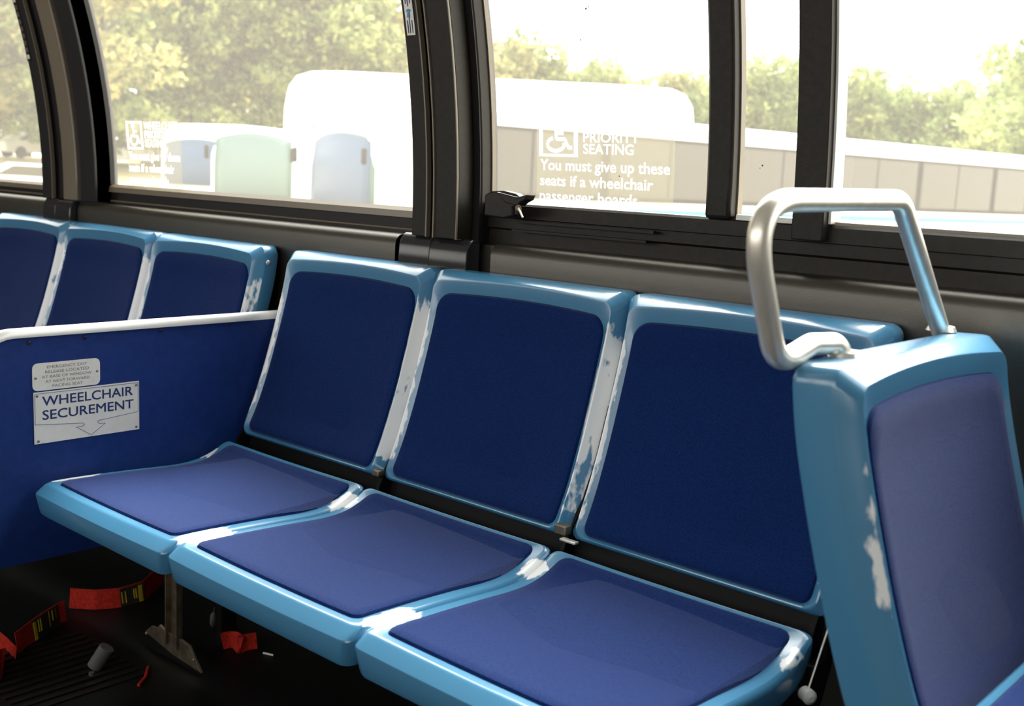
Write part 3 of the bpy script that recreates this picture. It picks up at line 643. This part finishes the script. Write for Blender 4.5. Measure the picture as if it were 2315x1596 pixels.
# ---------------------------------------------------------------- tie-down straps and bits on the floor
def ribbon(name, pix, label, h=.047, mt='red', lean=.15, segs=(), parentless=True, zlift=.002):
    pts = [onax(2, zlift, u, v) for u, v in pix]; o0_ = pts[0].copy()
    r = empty(name, o0_, 0, label, 'strap')
    def seg(nm, ptsl, mt_, off=0., h0=0., h1=1.):
        cr = [Vector(p) for p in ptsl]; vs = []; fs = []
        for i, p in enumerate(cr):
            d = (cr[min(i+1, len(cr)-1)]-cr[max(i-1, 0)]); d.z = 0; d.normalize(); q = Vector((-d.y, d.x, 0))
            if q.dot(CAM-p) < 0: q = -q
            up = Vector((0, 0, 1))-q*lean
            for hh in (h0, h1):
                for s_ in (0, 1): vs.append(p+up*h*hh+q*(off+.0012*s_)-o0_)
        n_ = len(cr)
        for i in range(n_-1):
            a = 4*i; b2 = a+4
            fs += [(a, b2, b2+1, a+1), (a+1, b2+1, b2+3, a+3), (a+3, b2+3, b2+2, a+2), (a+2, b2+2, b2, a)]
        fs += [(0, 1, 3, 2), (4*n_-4, 4*n_-2, 4*n_-1, 4*n_-3)]
        return MB().add(vs, fs).build(nm, M[mt_], r, smooth=60)
    sm = fillet(pts, .03, 4) if len(pts) > 2 else pts
    seg('webbing', sm, mt)
    lb = None
    for nm, pa, pb, mt_, h0, h1 in segs:
        a, b_ = onax(2, zlift, *pa), onax(2, zlift, *pb); ob_ = seg(nm, [a, (a+b_)/2, b_], mt_, .0016 if mt_ != 'yellow' else .0030, h0, h1)
        if nm == 'label': lb = ob_
        elif lb: ob_.parent = lb
    return r
ribbon('tie_down_strap', [(370, 1316), (348, 1336), (328, 1356), (272, 1373), (215, 1378), (157, 1374)], 'red tie-down strap with black and yellow label under the left bench seat', segs=[('label', (326, 1358), (273, 1374), 'strapblk', .03, .97), ('print', (322, 1359), (314, 1362), 'yellow', .05, .9), ('print', (310, 1363), (308, 1364), 'yellow', .3, .8), ('print', (305, 1364), (303, 1365), 'yellow', .3, .8), ('print', (286, 1370), (284, 1371), 'yellow', .2, .8), ('print', (278, 1372), (276, 1373), 'yellow', .2, .8)])
ribbon('tie_down_strap', [(150, 1402), (136, 1408), (105, 1428), (76, 1450), (52, 1470), (40, 1478)], 'red tie-down strap with black label and yellow bars near the lower left corner', segs=[('label', (134, 1410), (77, 1450), 'strapblk', .03, .97), ('print', (84, 1446), (78, 1450), 'yellow', .05, .9), ('print', (90, 1441), (88, 1442), 'yellow', .3, .9), ('print', (95, 1438), (93, 1439), 'yellow', .3, .9), ('print', (113, 1424), (111, 1425), 'yellow', .2, .95), ('print', (121, 1419), (119, 1420), 'yellow', .4, .9), ('print', (127, 1414), (125, 1415), 'yellow', .4, .9)])
ribbon('tie_down_strap', [(-5, 1452), (12, 1466), (36, 1490)], 'narrow red strap end crossing below the labelled strap at the left edge', h=.025)
ribbon('tie_down_strap', [(-20, 1500), (6, 1530), (-4, 1545)], 'red strap loop cut by the left edge near the bottom', h=.06)
ribbon('tie_down_strap', [(506, 1468), (525, 1462), (540, 1480), (556, 1470), (582, 1466)], 'crumpled red strap lying on the floor under the middle bench seat', h=.032, lean=.5)
ribbon('tie_down_strap', [(493, 1432), (516, 1430)], 'short square red strap piece above the crumpled strap', h=.024)
ribbon('tie_down_strap', [(492, 1396), (522, 1398)], 'small red strap piece just under the bench edge', h=.022)
a, b_ = onax(2, .004, 335, 1508), onax(2, .004, 313, 1549); md = (a+b_)/2+Vector((.008, 0, 0))
ob = MB().tube([a, md, b_], .0035, 8).build('red_cord', M['red']); tag(ob, 'short bright red cord on the dark floor below the metal foot plate', 'cord')
rt = empty('strap_retractor', onax(2, .004, 232, 1510), 0, 'small grey cylinder of a strap retractor on the floor under the left seat', 'retractor')
MB().tube([Vector((-.012, -.012, .002)), Vector((.004, .008, .045))], [.016, .016], 20).build('barrel', M['gray'], rt)
p = onax(2, .01, 207, 1526)-rt.location; MB().tube([p, p+Vector((0, 0, .006))], .006, 8).build('bolt', M['screw'], rt)
p = onax(2, .03, 481, 1400); rb = empty('buckle', p, 0, 'small dull grey buckle hanging beside the red strap pieces', 'buckle')
MB().tube([(0, 0, -.018), (0, 0, -.01), (.002, 0, .01), (.004, 0, .018)], [.003, .007, .007, .003], 12).build('buckle_body', M['gray'], rb)
MB().tube([(.004, 0, .018), (.006, .0, .03)], .0015, 6).build('pin', M['screw'], rb)
a, b_ = onax(2, .003, 595, 1476), onax(2, .003, 618, 1481); ob = MB().tube([a, b_], .0022, 6).build('debris_sliver', M['white']); tag(ob, 'thin pale sliver of litter on the floor under the middle seat', 'litter')

# ---------------------------------------------------------------- outside: ground, vehicles, trees
GZ = -.80
def gh(x, y):
    d = math.hypot(x-2, y+1); a = math.degrees(math.atan2(-(x-2), y+1))   # azimuth left of +y
    k = sstep((d-38)/35)*(sstep((a-30)/20)); return GZ+k*1.75
nx = 60; vs = []; fs = []
for j in range(nx+1):
    for i in range(nx+1):
        x = -160+i*(200/nx); y = .9+j*(170/nx); vs.append((x, y, gh(x, y)))
for j in range(nx):
    for i in range(nx): a = j*(nx+1)+i; fs.append((a, a+1, a+nx+2, a+nx+1))
g = MB().add(vs, fs).build('ground', M['ground'], kind=KS)
MB().box((-26, 1.2, GZ-.1), (14, 34, GZ+.012)).build('parking_lot', M['asphalt'], kind=KS)
def bus_body(Lg, Wd, Hh, rf=.45, front=.5, zb=.35):
    # sections along y
    mb = MB(); secs = []; 
    def sec(y, sx, top, zbot):
        hw = Wd/2*sx; r_ = min(rf, hw*.6); out = [(-hw, zbot), (-hw*1.0, top-r_*1.1)]
        for k in range(1, 7): a_ = math.pi/2*k/6; out.append((-hw+r_*(1-math.cos(a_)), top-r_*1.1+r_*1.1*math.sin(a_)*.98))
        out.append((0, top)); out += [(-x_, z_) for x_, z_ in reversed(out[:-1])]; return [(x_, y, z_) for x_, z_ in out]
    ys = [(0, .80, Hh-.55, zb+.10), (.06, .90, Hh-.32, zb+.04), (.22, .97, Hh-.13, zb), (.55, 1, Hh-.03, zb), (1.1, 1, Hh, zb), (Lg-1.1, 1, Hh, zb), (Lg-.5, 1, Hh-.03, zb), (Lg-.2, .97, Hh-.14, zb), (Lg-.05, .9, Hh-.34, zb+.03), (Lg, .80, Hh-.60, zb+.1)]
    n_ = None; vs = []; fs = []
    for y, sx, top, z_ in ys:
        s_ = sec(y, sx, top, z_); n_ = len(s_); vs += s_
    for k in range(len(ys)-1):
        for i in range(n_): j = (i+1) % n_; fs.append((k*n_+i, k*n_+j, (k+1)*n_+j, (k+1)*n_+i))
    fs.append(tuple(range(n_))); fs.append(tuple((len(ys)-1)*n_+i for i in range(n_-1, -1, -1)))
    return mb.add(vs, fs)
def bus(loc, rz, Lg, Wd, Hh, label, nwin=8, win0=1.6, stripe='busblue', rf=.35, wsm='buswinb', zw0=1.62, zw1=2.62, band=True):
    r = empty('parked_bus', loc, rz, label, 'bus')
    bus_body(Lg, Wd, Hh, rf).build('body', M['buswhite'], r, smooth=50)
    x_ = Wd/2
    if band: MB().box((x_-.05, .75, zw0-.08), (x_+.012, Lg-.6, zw1+.06)).build('window_band', M['busband'], r)
    step = (Lg-win0-.8)/nwin
    for i in range(nwin):
        y0 = win0+i*step
        f = MB().box((x_-.04, y0+.13, zw0), (x_+.022, y0+step*.5-.02, zw1)).build('window', M['buswin'], r)
        MB().box((x_-.04, y0+step*.5+.03, zw0), (x_+.022, y0+step-.08, zw1)).build('window', M['buswin'], r)
    MB().box((x_-.04, .9, 1.30), (x_+.014, Lg-.4, 1.42)).build('stripe', M[stripe], r)
    # windscreen on the front face, bulging
    n_ = 10; vs = []; fs = []
    for k in range(n_+1):
        a_ = (k/n_-.5)*2; xx = a_*Wd*.36; yy = -.10+.08*a_*a_
        vs += [(xx, yy+.02, 1.35), (xx, yy+.03, 1.9), (xx*.97, yy+.06, 2.42-.12*a_*a_)]
    for k in range(n_):
        for q in range(2): fs.append((3*k+q, 3*k+3+q, 3*k+4+q, 3*k+1+q))
    ws = MB().add(vs, fs).build('windscreen', M[wsm], r, smooth=60); sm_ = ws.modifiers.new('thick', 'SOLIDIFY'); sm_.thickness = .05; sm_.offset = 1
    wf = link(bpy.data.objects.new('windscreen_frame', ws.data), r); wf.scale = (1.12, 1, 1.06); wf.location = (0, .03, -.12); wf.data = ws.data.copy(); wf.data.materials.clear(); wf.data.materials.append(M['busgreen']); sm2 = wf.modifiers.new('thick', 'SOLIDIFY'); sm2.thickness = .04; sm2.offset = 1
    for y0 in (2.0, Lg-2.6):
        for s_ in (-1, 1): MB().tube([(s_*(x_-.28), y0, .5), (s_*(x_+.01), y0, .5)], .5, 20).build('wheel', M['tyre'], r)
    for s_ in (-1, 1): MB().box((s_*(Wd*.44)-.02, -.30, 1.95), (s_*(Wd*.44)+.06, -.22, 2.2)).build('mirror', M['busband'], r, bevel=.03)
    return r
# bus b: front left corner near pixel column 872, running away to the right
pa = onax(2, 2.22, 872, 208); pb = onax(2, 2.22, 2315, 350); d = (pb-pa); ang = math.atan2(-d.x, d.y)
perp = Vector((-math.cos(ang), -math.sin(ang), 0))
c0 = Vector((pa.x, pa.y, GZ))+perp*1.27
bus(c0, ang, 21.0, 2.54, 3.02, 'long white bus with blue stripe parked across the right window', nwin=6, win0=1.2)
# taller coach with rounded roof behind it
p0 = onax(2, 3.25, 640, 150); p1 = onax(2, 3.25, 1560, 196); d = (p1-p0); ang2 = math.atan2(-d.x, d.y); perp = Vector((-math.cos(ang2), -math.sin(ang2), 0))
bus(Vector((p0.x, p0.y, GZ))+perp*1.2, ang2, d.length+.2, 2.5, 4.08, 'tall white coach with rounded roof behind the long white bus', nwin=3, win0=2.0, rf=.75, zw0=2.5, zw1=3.1, band=False, stripe='busgreen')
# smaller buses at the left
p = atd(445, 380, 27); bus(Vector((p.x, p.y, GZ)), math.radians(25), 9, 2.3, 2.85, 'white bus with bluish windscreen, leftmost of the parked buses', nwin=3, wsm='buswinb')
p = atd(572, 385, 20); bus(Vector((p.x, p.y, GZ)), math.radians(35), 4.5, 1.8, 2.5, 'smaller pale bus with green stripe between the leftmost bus and the coach', nwin=3, wsm='paneG', stripe='busgreen')
def car(loc, rz, label):
    r = empty('parked_car', loc, rz, label, 'car')
    T_ = Matrix(((1, 0, 0, 0), (0, 0, -1, .85), (0, 1, 0, 0), (0, 0, 0, 1)))
    MB().prism([(-2.2, .3), (2.2, .3), (2.25, .75), (1.4, .92), (.8, 1.40), (-1.0, 1.42), (-1.8, .98), (-2.25, .9)], 1.7, T_).build('body', M['buswhite'], r, bevel=.08, smooth=50)
    MB().prism([(1.2, .95), (.72, 1.33), (-.9, 1.34), (-1.5, 1.0)], 1.73, Matrix.Translation((0, -.015+.03, 0)) @ T_).build('window', M['buswin'], r)
    for x in (-1.4, 1.4):
        for y in (-.86, .70): MB().tube([(x, y, .32), (x, y+.16, .32)], .32, 16).build('wheel', M['tyre'], r)
    return r
for (u, v, dpt, rz, lb) in ((88, 402, 40, .5, 'white car low in the left-edge window, nearer the bus'), (85, 338, 62, .9, 'white car under the trees seen in the left-edge window'), (285, 338, 60, .7, 'white car under the trees beside the left decal')):
    p = atd(u, v, dpt); gz = gh(p.x, p.y); car(Vector((p.x, p.y, max(gz, p.z-.9) if dpt > 50 else gz)), rz+.72, lb)

random.seed(5)
def crown_mesh(name, R, H, n, leaf, m, seed):
    rng = np.random.RandomState(seed); vs = []; fs = []
    blobs = [(rng.normal(0, R*.42), rng.normal(0, R*.42), H*(.12+.85*rng.rand()), R*(.28+.30*rng.rand())) for _ in range(34)]
    for i in range(n):
        b_ = blobs[rng.randint(len(blobs))]; d = rng.normal(size=3); d /= np.linalg.norm(d)
        c = np.array([b_[0], b_[1], b_[2]])+d*b_[3]*(.55+.5*rng.rand())*np.array([1, 1, .8])
        a = rng.normal(size=3); a /= np.linalg.norm(a); q = np.cross(a, rng.normal(size=3)); q /= np.linalg.norm(q); s_ = leaf*(.5+rng.rand())
        k = len(vs); vs += [tuple(c-a*s_), tuple(c+q*s_*.5), tuple(c+a*s_), tuple(c-q*s_*.5)]; fs.append((k, k+1, k+2, k+3))
    me = bpy.data.meshes.new(name); me.from_pydata(vs, [], fs); me.materials.append(m); me.update(); return me
def trunk_mesh(name, H, r0, seed):
    rng = random.Random(seed); mb = MB(); pts = [(0, 0, -.3)]; x = y = 0
    for k in range(1, 7): x += rng.uniform(-.12, .12); y += rng.uniform(-.12, .12); pts.append((x, y, H*k/6))
    mb.tube(pts, [r0*(1-.12*k) for k in range(7)], 10)
    for k in range(7):
        z = H*(.40+.09*k); a_ = rng.uniform(0, 6.28); l = H*.22; mb.tube([(pts[3][0], pts[3][1], z), (math.cos(a_)*l*.5, math.sin(a_)*l*.5, z+l*.35), (math.cos(a_)*l, math.sin(a_)*l, z+l*.9)], [r0*.4, r0*.25, r0*.1], 6)
    o = mb.build(name, M['bark'], None); me = o.data; bpy.data.objects.remove(o); return me
CR = [crown_mesh('crown', 3.6, 11., 9000, .22, M[['leafA', 'leafB', 'leafC'][k]], 10+k) for k in range(3)]
TR = [trunk_mesh('trunk', 9.5, .30, k) for k in range(3)]
def tree(p, k, sc, rz, label, group=None, zoff=3.2, sz=1.):
    r = empty('tree', p, rz, label, 'tree', group); r.scale = (sc, sc, sc*sz)
    c = link(bpy.data.objects.new('crown', CR[k]), r); c.location = (0, 0, zoff); link(bpy.data.objects.new('trunk', TR[k]), r); return r
wood = [(-60, 58, 1, 1.05), (60, 66, 0, 1.1), (150, 60, 2, 1.0), (236, 56, 0, 1.05), (335, 64, 1, 1.1), (425, 60, 0, 1.0), (520, 66, 1, 1.1), (610, 62, 0, 1.05), (700, 66, 1, 1.0), (790, 64, 0, .98), (880, 68, 1, .9), (960, 72, 0, .78),
        (20, 76, 2, 1.2), (170, 80, 1, 1.15), (370, 82, 2, 1.0), (600, 82, 1, .9), (800, 84, 0, .85)]
for i, (u, dp, k, sc) in enumerate(wood):
    hz = 402-.0474*(1157-u); p = atd(u, hz, dp); p.z = gh(p.x, p.y)
    back = i >= 12
    tree(p, k, sc, random.uniform(0, 6.28), 'pale sunlit tree in the back row of the wood seen through the left windows' if back else 'yellow-green tree in the front row of the wood seen through the left windows', 'back row of trees beyond the left windows' if back else 'front row of trees beyond the left windows', zoff=.6)
low = [(1010, 95, 0, .62), (1090, 92, 1, .70), (1165, 96, 0, .78), (1240, 98, 1, .66), (1320, 96, 0, .66), (1400, 98, 2, .64), (1480, 96, 1, .62), (1560, 96, 0, .60), (1640, 92, 2, .62), (1720, 90, 0, .66), (1790, 90, 2, .70), (1860, 92, 0, .66), (1930, 94, 2, .66), (2000, 96, 0, .60), (2070, 96, 2, .60), (2140, 92, 0, .62), (2210, 88, 2, .62), (2290, 86, 0, .62), (2370, 84, 2, .64)]
for u, dp, k, sc in low:
    hz = 402+.0474*(u-1157); p = atd(u, hz, dp); p.z = GZ
    tree(p, k, sc*1.70, random.uniform(0, 6.28), 'distant low tree in the hazy tree line behind the parked buses', 'distant tree line behind the parked buses', zoff=.3, sz=.92)
p = atd(238, 359, 47); p.z = gh(p.x, p.y)-.1
tree(p, 1, .92, .4, 'nearest tall tree with yellowish leaves, above the wheelchair decal', zoff=4.2)
hz = 450; p = atd(2365, hz, 46); p.z = GZ
tree(p, 2, .98, 1.2, 'large round-crowned green tree at the right edge of the window, taller than the tree line', zoff=.8, sz=.80)
p = atd(2250, 445, 60); p.z = GZ
tree(p, 0, .55, 2.2, 'small green tree just left of the large tree at the right edge', zoff=.5)
